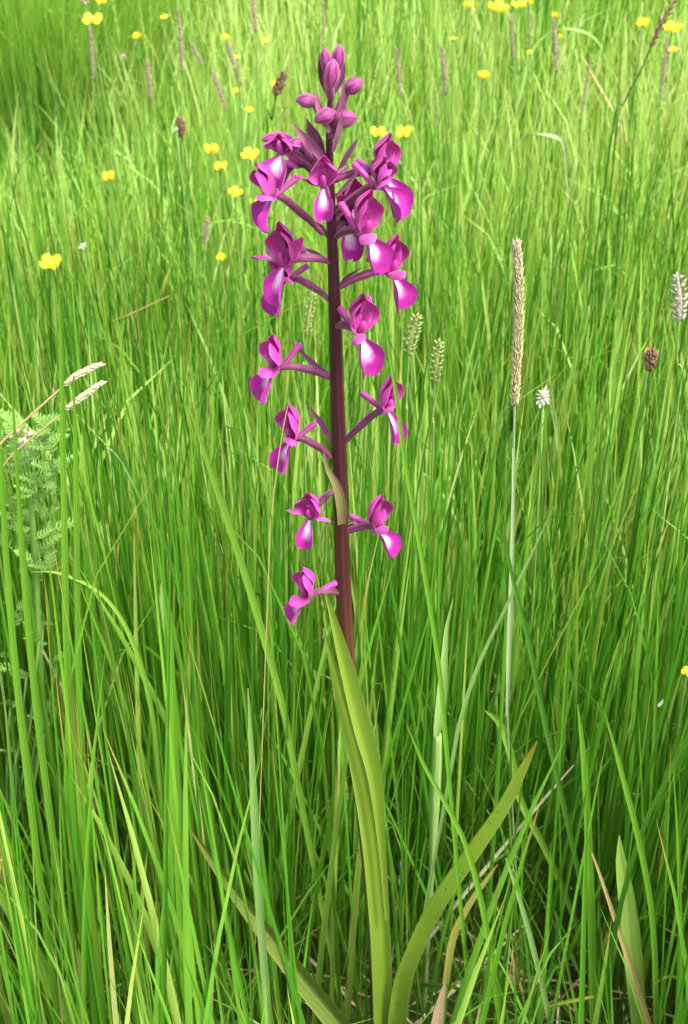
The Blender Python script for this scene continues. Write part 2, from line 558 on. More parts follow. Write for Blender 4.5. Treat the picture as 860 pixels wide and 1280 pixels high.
def mass(name, parts, mat, label, cat):
    """joins arrays of blades to one uncountable object"""
    vs, as_, fs, off = [], [], [], 0
    for V, A in parts:
        n, K, a, _ = V.shape
        vs.append(V.reshape(-1, 3)); as_.append(A.reshape(-1, 4))
        k, j = np.meshgrid(np.arange(K - 1), np.arange(a - 1), indexing='ij')
        q = (k * a + j).ravel()
        quad = np.stack([q, q + 1, q + a + 1, q + a], 1)
        fs.append((quad[None] + (np.arange(n) * K * a)[:, None, None]).reshape(-1, 4) + off)
        off += n * K * a
    V = np.concatenate(vs).astype(np.float32); A = np.concatenate(as_); Fq = np.concatenate(fs).astype(np.int32)
    me = bpy.data.meshes.new(name)
    me.vertices.add(len(V)); me.vertices.foreach_set('co', V.ravel())
    me.loops.add(Fq.size); me.loops.foreach_set('vertex_index', Fq.ravel())
    me.polygons.add(len(Fq)); me.polygons.foreach_set('loop_start', np.arange(0, Fq.size, 4, dtype=np.int32))
    me.polygons.foreach_set('use_smooth', np.ones(len(Fq), bool))
    me.update(calc_edges=True)
    ca = me.color_attributes.new('tint', 'FLOAT_COLOR', 'POINT')
    ca.data.foreach_set('color', A.ravel().astype(np.float32))
    me.materials.append(mat)
    o = link(name, me)
    return tag(o, label, cat, kind='stuff')


PROTECT = [  # visible things the near grass leaves mostly uncovered: path, half width, distance of the upright plane they stand on
    ([(774, 1044), (781, 1120), (789, 1190), (798, 1290)], 13, 0.42), ([(740, 1066), (772, 1160), (815, 1295)], 4, 0.395), ([(622, 1080), (585, 1130), (566, 1175)], 7, 0.41),
    ([(566, 750), (552, 860), (546, 920), (543, 1010), (536, 1150)], 8, 0.44),
    ([(238, 1036), (290, 1108), (340, 1172), (390, 1235)], 7, 0.384), ([(236, 508), (305, 715), (350, 870)], 5, 0.43), ([(606, 888), (640, 950), (690, 1080), (728, 1180)], 5, 0.47), ([(695, 628), (635, 752), (560, 980)], 4, 0.415),
    ([(690, 1256), (742, 1245)], 8, 0.38), ([(38, 715), (130, 745), (195, 890)], 5, 0.42), ([(30, 530), (35, 720)], 40, 0.5), ([(10, 800), (20, 950)], 24, 0.47),
    ([(679, 490), (679, 515)], 14, 0.58), ([(812, 440), (812, 462)], 10, 0.62), ([(848, 346), (847, 400)], 9, 0.62), ([(80, 482), (125, 456)], 8, 0.48), ([(82, 512), (127, 479)], 8, 0.475), ([(552, 1240), (545, 1285)], 10, 0.36), ([(853, 842), (859, 842)], 8, 0.46)]


def keep_clear(V, A):
    """no blade of the mass grows through the orchid or between it and the viewer, nor right at the lens"""
    n = V.shape[0]
    Pm = V[:, :, V.shape[2] // 2, :]
    P = np.concatenate([Pm[:, :-1] * (1 - u) + Pm[:, 1:] * u for u in (0, 0.25, 0.5, 0.75)] + [Pm[:, -1:]], 1).reshape(-1, 3)
    x, y, d = project(P)
    ry = np.maximum(CF[1] + CU[1] * (640 - y) / FPX, 0.15)
    od = Y0 / ry - 0.015
    front = d < od + 0.02
    flower = (x > 300) & (x < 535) & (y < 830) & front
    leafa = (x > 385) & (x < 505) & (y >= 720) & (y < 1270) & front
    leafb = (np.abs(x - (495 + (1250 - y) * 0.54)) < 34) & (y > 900) & (y < 1240) & front
    fox = (np.abs(x - 642) < 16) & (y > 290) & (y < 900) & (d < 0.50)
    close = (d < 0.41)
    bad = (flower | leafa | leafb | close | fox).reshape(n, -1).any(1)
    prot = np.zeros(len(x), bool)
    for path, hw, dd in PROTECT:
        for (x0, y0), (x1, y1) in zip(path[:-1], path[1:]):
            L2 = (x1 - x0) ** 2 + (y1 - y0) ** 2
            u = np.clip(((x - x0) * (x1 - x0) + (y - y0) * (y1 - y0)) / L2, 0, 1)
            prot |= (np.hypot(x - x0 - u * (x1 - x0), y - y0 - u * (y1 - y0)) < hw + 2) & (d < dd / ry + 0.004)
    bad |= prot.reshape(n, -1).any(1) & (rng.random(n) < 0.85)
    ok = ~bad
    return V[ok], A[ok]


def scatter(n, y0, y1, hw0=0.42, hwk=0.34, power=1.0):
    """random roots in a widening strip ahead of the viewer"""
    pts = []
    y = y0 + (y1 - y0) * rng.random(n * 3) ** power
    hw = hw0 + hwk * y
    keep = rng.random(n * 3) < hw / hw.max()
    y, hw = y[keep][:n], hw[keep][:n]
    x = (rng.random(len(y)) * 2 - 1) * hw
    return x, y


def patch(x, y, s=1.0):
    """slow variation over the meadow 0..1"""
    return 0.5 + 0.25 * np.sin(5.3 * s * x + 2.1 * np.sin(3.7 * s * y)) + 0.25 * np.sin(4.1 * s * y + 1.7 * np.sin(2.9 * s * x + 0.6))


def grow(n, y0, y1, L, width, hue, nseg, across, lean=(0.0, 0.10), bend=(0.0, 0.25), far=1.0, fold=0.25, clump=0.0, taper=0.6, power=1.0, droopy=0.1):
    x, y = scatter(n, y0, y1, power=power)
    n = len(x)
    if clump:
        cx, cy = scatter(max(4, int(n / clump)), y0, y1, power=power)
        k = rng.integers(0, len(cx), n)
        use = rng.random(n) < 0.72
        x = np.where(use, cx[k] + rng.normal(0, 0.022, n), x)
        y = np.where(use, np.clip(cy[k] + rng.normal(0, 0.022, n), y0 - 0.05, None), y)
    z = gheight(x, y) - 0.005
    pa = patch(x, y)
    LL = (L[0] + (L[1] - L[0]) * rng.beta(2.2, 2.0, n)) * (0.82 + 0.3 * pa)
    hol = ((x + 0.50) / 0.26) ** 2 + ((y - 1.62) / 0.22) ** 2
    LL = LL * (1 - 0.62 * np.exp(-hol ** 2))
    az = rng.random(n) * 2 * np.pi
    ln = np.abs(rng.normal(lean[0], lean[1], n))
    bd = np.abs(rng.normal(bend[0], bend[1], n))
    dr = np.where(rng.random(n) < droopy, rng.random(n) * 1.6, 0)
    W = width[0] + (width[1] - width[0]) * rng.random(n)
    h = np.clip(hue[0] + (hue[1] - hue[0]) * (0.35 * pa + 0.65 * rng.random(n)), 0, 1)
    V, A = blades(np.stack([x, y, z], 1), LL, az, ln, bd, W, rng.random(n) * 2 * np.pi, h, rng.random(n), nseg, across, fold, taper, dr)
    return keep_clear(V, A) if y0 < 0.9 else (V, A)


near_rush = [grow(4100, 0.20, 0.62, (0.22, 0.43), (0.0014, 0.0033), (0.0, 1.0), 8, 3, lean=(0.02, 0.06), bend=(0.02, 0.06), clump=26, fold=0.35, taper=0.8),
             grow(2600, 0.62, 1.05, (0.22, 0.44), (0.0013, 0.0030), (0.0, 1.0), 8, 3, lean=(0.02, 0.06), bend=(0.02, 0.07), clump=26, fold=0.35, taper=0.8)]
mid_rush = [grow(3600, 1.05, 2.8, (0.26, 0.48), (0.0013, 0.0027), (0.1, 0.95), 7, 3, lean=(0.04, 0.08), bend=(0.04, 0.12), clump=26, fold=0.35, taper=0.8)]
mass('rush_grass', near_rush + mid_rush, M['rush'], 'straight narrow dark green rush blades filling the meadow', 'grass')
near_m = [grow(2500, 0.22, 0.62, (0.14, 0.34), (0.0015, 0.0042), (0.0, 1.0), 8, 3, lean=(0.03, 0.08), bend=(0.04, 0.14), droopy=0.06),
          grow(8000, 0.22, 1.05, (0.06, 0.24), (0.0010, 0.0028), (0.0, 0.75), 6, 3, lean=(0.1, 0.25), bend=(0.15, 0.4), droopy=0.2)]
mid_m = [grow(4300, 0.62, 1.05, (0.16, 0.36), (0.0016, 0.0045), (0.0, 1.0), 8, 3, lean=(0.03, 0.09), bend=(0.05, 0.16), droopy=0.08), grow(21000, 1.05, 2.9, (0.18, 0.36), (0.0018, 0.0048), (0.1, 1.0), 7, 2, lean=(0.05, 0.13), bend=(0.1, 0.3), droopy=0.15)]
far_m = [grow(30000, 2.9, 6.5, (0.22, 0.42), (0.0025, 0.006), (0.1, 1.0), 5, 2, lean=(0.05, 0.14), bend=(0.1, 0.3)),
         grow(30000, 6.5, 22.0, (0.22, 0.42), (0.008, 0.018), (0.1, 1.0), 4, 2, lean=(0.05, 0.14), bend=(0.1, 0.3))]
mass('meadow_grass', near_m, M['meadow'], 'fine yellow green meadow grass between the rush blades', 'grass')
mass('pale_meadow_grass', mid_m, M['meadow_pale_lit'], 'pale yellow green meadow grass behind the orchid', 'grass')
mass('distant_grass', far_m, M['meadow_pale_lit'], 'soft bright meadow grass far behind the flowers', 'grass')
lit = []
for (n, y0, y1) in ((1500, 0.25, 1.0), (2600, 1.0, 2.6)):
    x, y = scatter(n, y0, y1)
    n = len(x)
    z = gheight(x, y) + rng.random(n) * 0.05
    V, A = blades(np.stack([x, y, z], 1), 0.05 + 0.14 * rng.random(n), rng.random(n) * 6.283, np.clip(rng.normal(1.2, 0.35, n), 0.1, 1.6), rng.normal(0, 0.3, n),
                  0.0008 + 0.0018 * rng.random(n), rng.random(n) * 6.283, rng.random(n), rng.random(n), 5, 3, 0.3)
    lit.append(keep_clear(V, A))
mass('dead_straw', lit, M['straw'], 'tan dead straw lying about the roots of the grass', 'grass')

# the dense tussock at upper left, above a shady hollow
n_ = 2600
a_ = rng.random(n_) * 6.283
r__ = 0.17 * np.sqrt(rng.random(n_))
bx_, by_ = -0.52 + r__ * np.cos(a_) * 1.25, 2.02 + r__ * np.sin(a_)
tv = blades(np.stack([bx_, by_, gheight(bx_, by_) - 0.004], 1), 0.30 + 0.20 * rng.random(n_), a_ + rng.normal(0, .5, n_), 0.05 + r__ * 1.6, np.abs(rng.normal(0.25, 0.2, n_)),
            0.0014 + 0.0016 * rng.random(n_), rng.random(n_) * 6.283, 0.05 + 0.5 * rng.random(n_), rng.random(n_), 8, 2, 0.25, 0.7, np.where(rng.random(n_) < .3, rng.random(n_) * 1.2, 0))
tus = mass('grass_tussock', [tv], M['meadow_pale_lit'], 'dense rounded tussock of fine green grass at upper left above a shady hollow', 'tussock')
tus['kind'] = 'thing'

# ------------------------------------------------------------------ THE ORCHID
BASE = at(484, 1370, Y0)
orchid = thing('orchid', 'tall purple orchid with loose flower spike on dark maroon stem', 'orchid', BASE)


def loc(p):
    return np.asarray(p) - BASE


def px_path(pts, Y=Y0, dy=None):
    """pixel path -> points in orchid space; dy adds a depth offset per point"""
    out = []
    for i, p in enumerate(pts):
        out.append(loc(at(p[0], p[1], Y + (dy[i] if dy else 0))))
    return out


STEM = [(484, 1370, 26), (478, 1250, 25), (468, 1120, 24), (455, 1000, 22), (443, 900, 20), (434, 820, 19), (429, 730, 19), (426, 640, 18), (424, 560, 17.5),
        (421, 480, 16.5), (419, 400, 16), (417, 340, 14), (414, 270, 12), (412, 200, 9.5), (412, 150, 8), (413, 115, 6.5), (414, 92, 5)]
mb = MB()
stem_pts = px_path(STEM)
stem_r = [p[2] * depth(np.asarray(q) + BASE) / FPX / 2 for p, q in zip(STEM, stem_pts)]
tube(mb, stem_pts, stem_r, n=20, samples=60, rib=0.035, ribs=6)
mb.build('stem', M['stem'], orchid)


def mm(*a):
    return [tuple(c * 0.001 for c in p) for p in a]


ED = 0.9


def make_flower(spec):
    """spec: throat pixel, stem pixel, yaw (deg; 0 = faces right, -90 = faces the viewer), scale, options"""
    tx, ty, sx, sy, yaw = spec[:5]
    o = spec[5] if len(spec) > 5 else {}
    sc = o.get('s', 1.0) * 1.08
    dY = o.get('dy', 0.0)
    thr = loc(at(tx, ty, Y0 + dY))
    att = loc(at(sx, sy, Y0 + o.get('ady', dY * 0.15)))
    fl_mb = MB()
    # column in the mouth of the hood
    tube(fl_mb, mm((0.2, 0, -0.5), (1.2, 0, 1.2), (1.8, 0, 3.0), (1.9, 0, 4.2)), [0.0009, 0.0012, 0.0011, 0.0005], n=7, samples=6, rnd=0.3)
    fl = fl_mb.build('flower', M['petal'], orchid)
    rot = Matrix.Rotation(math.radians(yaw), 4, 'Z') @ Matrix.Rotation(math.radians(o.get('pitch', 0)), 4, 'Y') @ Matrix.Rotation(math.radians(o.get('roll', 0)), 4, 'X')
    mw = Matrix.Translation(Vector(thr)) @ rot @ Matrix.Scale(sc, 4)
    fl.matrix_local = mw
    inv = mw.inverted()
    R = lambda a=1.0: random.uniform(-a, a)
    rd = lambda: random.random()
    # hood: middle sepal and two petals leaning together
    h = o.get('hood', 1.0) * 1.16
    b = MB()
    sheet(b, mm((-0.6, 0, 0), (-1.8 + R(.4), R(.3), 3.6 * h), (-1.6 + R(.5), R(.4), 7.6 * h), (1.3 + R(.8), R(.5), 10.7 * h)), [0.0028, 0.0082, 0.0090, 0.0022], (0, 1, 0), ns=11, na=7, cup=1.15, rnd=rd(), thick=0.00025, wave=0.10)
    b.build('dorsal_sepal', M['sepal'], fl)
    for s in (1, -1):
        b = MB()
        sheet(b, mm((0.0, s * 1.0, 0.2), (-0.3 + R(.4), s * 2.6, 3.2 * h), (0.6 + R(.5), s * 2.5, 6.4 * h), (2.2 + R(.6), s * 1.0, 8.8 * h)), [0.0024, 0.0072, 0.0074, 0.0020], (0.45, s * 0.9, 0), ns=10, na=6, cup=1.0 * s, rnd=rd(), thick=0.00025, wave=0.12)
        b.build('petal', M['petal'], fl)
    # side sepals: spread wings
    for s, key in ((1, 'wl'), (-1, 'wr')):
        az_, el_, ln_ = o.get(key, (70 + R(18), 30 + R(20), 10.5))     # degrees from facing, degrees up, length
        a, e = math.radians(az_), math.radians(el_)
        d = np.array([math.cos(a) * math.cos(e), s * math.sin(a) * math.cos(e), math.sin(e)])
        perp = unit(np.cross(d, [0, 0, 1]))
        upn = np.cross(perp, d)
        st = np.array([-0.2, s * 1.2, -0.2])
        P = [st, st + d * ln_ * 0.35 + upn * 0.7, st + d * ln_ * 0.7 + upn * 0.9, st + d * ln_ - upn * 0.2]
        b = MB()
        sd = perp * math.cos(0.5) + upn * math.sin(0.5) * s
        sheet(b, [tuple(q * 0.001) for q in P], [0.0020, 0.0048, 0.0052, 0.0016], sd, ns=10, na=6, cup=-0.8, rnd=rd(), thick=0.00025, wave=0.13)
        b.build('lateral_sepal', M['sepal'], fl)
    # lip: broad, saddle shaped, its sides folded back
    la = math.radians(o.get('lip', 12))           # swing forwards from straight down
    ll = o.get('ll', 1.0)
    lw = o.get('lw', 1.0)
    c, s_ = math.cos(la), math.sin(la)

    def lp(f, dn):   # f forwards, dn down along the lip
        return (0.5 + f * c + dn * s_ * 0.6, R(.1), -0.3 - dn * c + f * s_)
    P = [lp(-0.3, 0.0), lp(1.0, 2.0 * ll), lp(2.0, 4.8 * ll), lp(2.8, 8.2 * ll), lp(2.5, 11.4 * ll)]
    ph = R(3)
    b = MB()

    wm = 0.0128 * lw * random.uniform(0.92, 1.08)

    def fw(t):
        if t < 0.60:
            u = min(1.0, max(0.0, (t - 0.06) / 0.54))
            return 0.0025 + (wm - 0.0025) * u * u * (3 - 2 * u)
        return wm * math.sqrt(max(0.08, 1 - ((t - 0.60) / 0.42) ** 2))

    def nt_(t, j):
        k = max(0.0, (t - 0.6) / 0.4)
        return 0.001 * k * (0.42 * math.cos(math.pi * 2.3 * j) + 0.3 * math.sin(9 * j + ph))
    sheet(b, spline([tuple(np.array(q) * 0.001) for q in P], 17), [fw(t) for t in np.linspace(0, 1, 17)], (0, 1, 0), ns=17, na=15, cup=o.get('lcup', -1.5), rnd=rd(), notch=nt_, wave=0.09, thick=-0.0002)
    b.build('lip', M['lip'], fl)
    # spur, reaching back behind the flower
    sl = o.get('sl', 1.0) * 0.86
    su = o.get('su', 2.0)
    sb = o.get('sb', 0.0)
    b = MB()
    tube(b, mm((0.6, 0, -0.2), (-3.2 * sl, sb * .3, 0.1), (-7.0 * sl, sb * .7, su * 0.55), (-10.6 * sl, sb, su)), [0.0013, 0.0009, 0.0010, 0.0011], n=10, samples=9, rnd=rd())
    b.build('spur', M['spur'], fl)
    # ovary: the twisted stalk from the stem
    A = np.array(inv @ Vector(att))
    mid = A * 0.5 + np.array([0, 0, 0.0016 / sc]) + np.array([-0.001, 0, 0]) * 0.5
    end = np.array([-0.0006, 0, -0.0002])
    b = MB()
    tube(b, [A, A * 0.75 + end * .25 + (mid - A * .5) * 0.7, mid, A * 0.22 + end * .78 + (mid - A * .5) * .9, end], [0.0008, 0.0011, 0.0013, 0.0012, 0.0009], n=9, samples=12, rnd=rd(), rib=0.10, ribs=3)
    b.build('ovary', M['ovary'], fl)
    return fl


FL = [
    # throat x, y, stem x, y, yaw, options
    (352, 190, 405, 222, -112, dict(dy=-0.006, s=0.88, lip=16, hood=0.5, wl=(95, 30, 6), wr=(100, 20, 6), sl=.7, lw=1.05)),
    (342, 244, 403, 292, -158, dict(dy=-0.010, s=0.95, wl=(40, 30, 9), wr=(70, 50, 9), lip=28, su=1.5, pitch=22, hood=.95)),
    (404, 232, 412, 262, -88, dict(dy=-0.013, s=0.82, lip=4, lw=0.85, hood=0.9, wl=(95, 45, 10), wr=(100, 20, 10), su=0.5, sl=0.7)),
    (478, 218, 418, 226, -38, dict(dy=0.0, s=1.05, hood=0.95, wr=(40, 20, 9), wl=(120, 60, 10))),
    (476, 232, 420, 268, -30, dict(dy=-0.007, s=1.0, hood=0.7, wl=(150, 50, 8), wr=(45, 25, 8), lip=26, su=5)),
    (455, 292, 420, 296, -45, dict(dy=-0.012, s=1.05, wr=(28, 8, 10), wl=(140, 60, 9), lip=14, su=6.5, hood=1.05)),
    (434, 278, 416, 300, -75, dict(dy=0.011, s=0.95, lip=4, lw=0.85)),
    (488, 340, 420, 362, -42, dict(dy=-0.001, s=1.0, wr=(20, 14, 10), wl=(100, 70, 9.5), lip=5)),
    (356, 330, 413, 328, -130, dict(dy=-0.004, s=1.0, hood=1.1, wl=(90, 62, 12), wr=(60, 10, 10), lip=6, ll=1.05, lw=.85)),
    (357, 348, 411, 375, -140, dict(dy=0.003, s=0.95, hood=0.8, lip=4, ll=1.05)),
    (449, 416, 421, 408, -52, dict(dy=-0.011, s=1.08, wr=(35, 10, 10), wl=(120, 66, 10.5), lip=2, su=4.5, ll=1.05, lw=.9)),
    (345, 460, 412, 473, -148, dict(dy=-0.003, s=1.0, hood=0.95, wl=(25, 12, 10), wr=(110, 62, 10), lip=10, su=6, sl=1.0)),
    (366, 548, 414, 572, -142, dict(dy=-0.004, s=1.02, hood=1.05, wl=(40, 20, 8), wr=(120, 70, 9), lip=4, su=2.5, lw=.9)),
    (483, 512, 428, 556, -40, dict(dy=-0.005, s=1.0, hood=1.05, wr=(35, 30, 9), wl=(100, 70, 9), lip=2, su=2.5, sl=1.15, lw=0.8)),
    (388, 646, 420, 612, -112, dict(dy=-0.008, s=0.95, hood=0.9, wl=(75, 12, 8), wr=(70, 20, 8), lip=4, lw=0.75, ll=1.0)),
    (470, 660, 428, 668, -34, dict(dy=-0.003, s=1.05, hood=1.1, wr=(30, 28, 10), wl=(120, 66, 9), lip=24, su=1.0, lw=0.85, sl=1.1)),
    (385, 745, 427, 742, -152, dict(dy=-0.007, s=1.05, hood=1.0, wl=(20, 16, 10), wr=(110, 66, 9), lip=24, su=2.0, sl=1.2, lw=0.75)),
    (372, 206, 408, 236, 178, dict(dy=0.008, s=0.8, hood=0.8, lip=18, ll=0.9)),
    (440, 258, 417, 282, -60, dict(dy=0.009, s=0.8, hood=1.0, lip=6, ll=0.8)),
]
for sp in FL:
    make_flower(sp)

# buds at the top of the spike: x, y, length px, width px, direction in the picture (deg, 90 = up), stem x, y, dy
BUDS = [(407, 76, 32, 15, 97, 411, 118, 0.002), (423, 72, 32, 17, 84, 413, 112, 0.003), (415, 91, 34, 19, 82, 413, 122, -0.005),
        (443, 108, 25, 20, 35, 415, 150, 0.0), (382, 127, 25, 18, 172, 411, 158, -0.003), (405, 147, 26, 20, 205, 412, 165, -0.007), (433, 150, 28, 22, 12, 413, 172, -0.005),
        (346, 175, 38, 17, 178, 409, 205, 0.0), (367, 183, 22, 17, 215, 409, 214, -0.006)]
for (x, y, lp_, wp, ang, sx, sy, dY) in BUDS:
    Yb = Y0 + dY
    c = at(x, y, Yb)
    k = depth(c) / FPX
    a = math.radians(ang)
    d = np.array([math.cos(a), -0.12, math.sin(a)])
    d = unit(d)
    Lb, Wb = lp_ * k, wp * k
    pts = [loc(c + d * Lb * (u - 0.5) + np.array([0, 0, 0.06 * Lb * math.sin(u * 3)])) for u in (0, 0.2, 0.45, 0.75, 1.0)]
    b = MB()
    tube(b, pts, [Wb * .25, Wb * .44, Wb * .5, Wb * .38, Wb * .06], n=14, samples=14, rib=0.05, ribs=3, rnd=random.random())
    bo = b.build('bud', M['bud'], orchid)
    at0 = loc(at(sx, sy, Y0))
    b = MB()
    m_ = (np.array(pts[0]) + at0) / 2 + np.array([0, 0, -0.001])
    tube(b, [at0, m_, pts[0]], [0.0010, 0.0014, 0.0013], n=8, samples=7, rnd=random.random())
    b.build('ovary', M['ovary'], bo)

# bracts beside the stem: pixel path root -> tip, width px
BRACTS = [([(412, 165), (400, 140), (394, 112)], 11, -0.006), ([(414, 172), (425, 142), (430, 100)], 13, -0.004), ([(416, 190), (424, 160), (428, 140)], 9, -0.008),
          ([(410, 120), (402, 95), (399, 66)], 10, 0.004), ([(415, 120), (427, 95), (429, 66)], 9, 0.005),
          ([(409, 208), (388, 180), (362, 152)], 13, -0.004), ([(404, 200), (393, 175), (383, 148)], 20, 0.003), ([(418, 222), (436, 190), (449, 172)], 9, 0.005),
          ([(420, 245), (436, 227), (450, 213)], 8, -0.004), ([(412, 300), (402, 285), (392, 276)], 7, 0.004), ([(414, 332), (396, 318), (374, 308)], 7, 0.005),
          ([(418, 560), (402, 530), (383, 505)], 9, 0.004), ([(414, 470), (392, 455), (362, 425)], 8, 0.006), ([(430, 556), (448, 535), (468, 506)], 7, 0.006),
          ([(422, 360), (434, 345), (452, 335)], 7, 0.005), ([(430, 668), (440, 655), (452, 652)], 7, 0.005)]
for pts, w, dY in BRACTS:
    P = px_path(pts, Y0 + dY)
    k = depth(P[1] + BASE) / FPX
    b = MB()
    sheet(b, P, [w * k * .5, w * k, w * k * 0.05], (1, 0.3, 0.2), ns=9, na=5, cup=0.8, rnd=random.random(), thick=0.0003)
    b.build('bract', M['bract'], orchid)
# the big green bract that hugs the stem low down
P = px_path([(427, 655), (426, 630), (420, 605), (409, 585), (404, 560)], Y0 - 0.0055, [0, -.001, -.001, -.0005, 0])
k = depth(P[1] + BASE) / FPX
b = MB()
sheet(b, P, [12 * k, 15 * k, 12 * k, 7 * k, 1 * k], (1, 0.2, 0), ns=12, na=6, cup=0.9, thick=0.0004)
o_ = b.build('bract', plain_leaf('bract_green', (0.17, 0.17, 0.05), (0.32, 0.24, 0.12), veins=4, tipc=(0.32, 0.10, 0.20)), orchid)
tag(o_, 'green and mauve bract clasping the stem')
# sheath leaves
LEAVES = [
    ('leaf', 'orchid_leaf', [(484, 1150, 6), (477, 1055, 10), (468, 970, 18), (452, 905, 23), (432, 828, 18), (418, 778, 10), (406, 738, 2)], -0.016, 0.35, 0.35),
    ('leaf', 'orchid_leaf', [(482, 1370, 26), (478, 1278, 25), (475, 1180, 26), (470, 1110, 26), (463, 1045, 25), (451, 975, 22), (437, 915, 18), (420, 848, 12), (404, 785, 2)], -0.0115, 0.5, -0.35),
    ('leaf', 'orchid_leaf_old', [(490, 1350, 26), (498, 1240, 22), (515, 1185, 22), (545, 1122, 23), (585, 1064, 22), (626, 1006, 18), (650, 962, 13), (671, 927, 2)], -0.012, 0.6, 0.3),
    ('leaf', 'orchid_leaf_dull', [(478, 1360, 30), (430, 1285, 30), (390, 1235, 28), (340, 1172, 24), (290, 1108, 16), (262, 1070, 10), (238, 1036, 2)], -0.016, 0.5, 0.0),
    ('leaf', 'orchid_leaf_old', [(490, 1375, 22), (560, 1320, 22), (630, 1280, 18), (690, 1256, 12), (742, 1245, 5)], -0.02, 0.5, 0.0),
]
for nm, mt, path, dY, fold, skew in LEAVES:
    P = px_path(path, Y0 + dY)
    W = [p[2] * depth(q + BASE) / FPX for p, q in zip(path, P)]
    b = MB()
    sheet(b, P, W, (1, 0.15, 0.1), ns=28, na=11, cup=0.35, fold=-fold * 0.0 + fold, skew=skew, thick=0.0005, rnd=random.random())
    b.build(nm, M[mt], orchid)

# ------------------------------------------------------------------ single blades that stand out
def single_blade(name, label, cat, path, mat, Y, group=None, fold=0.3, lean=0.0, root=True):
    """pixel path tip -> root with widths; a root below the picture is carried on to the ground"""
    pts, W = [], []
    for i, p in enumerate(path):
        q = at(p[0], p[1], Y + lean * i / max(1, len(path) - 1))
        pts.append(q); W.append(p[2] * depth(q) / FPX)
    if root:
        q = pts[-1]
        gz = float(gheight(q[0], q[1]))
        if q[2] > gz + 0.01:
            d = unit(pts[-1] - pts[-2])
            e = q + d * min(0.3, (q[2] - gz) / max(0.25, -d[2]))
            e[2] = gz - 0.003
            pts.append(e); W.append(W[-1] * 0.9)
    pts, W = pts[::-1], W[::-1]
    o0 = pts[0]
    b = MB()
    sheet(b, [p - o0 for p in pts], W, (1, 0.25, 0), ns=max(14, 4 * len(pts)), na=5, cup=0.3, fold=fold, rnd=random.random())
    o = b.build(name, M[mat])
    o.location = Vector(o0)
    return tag(o, label, cat, group)


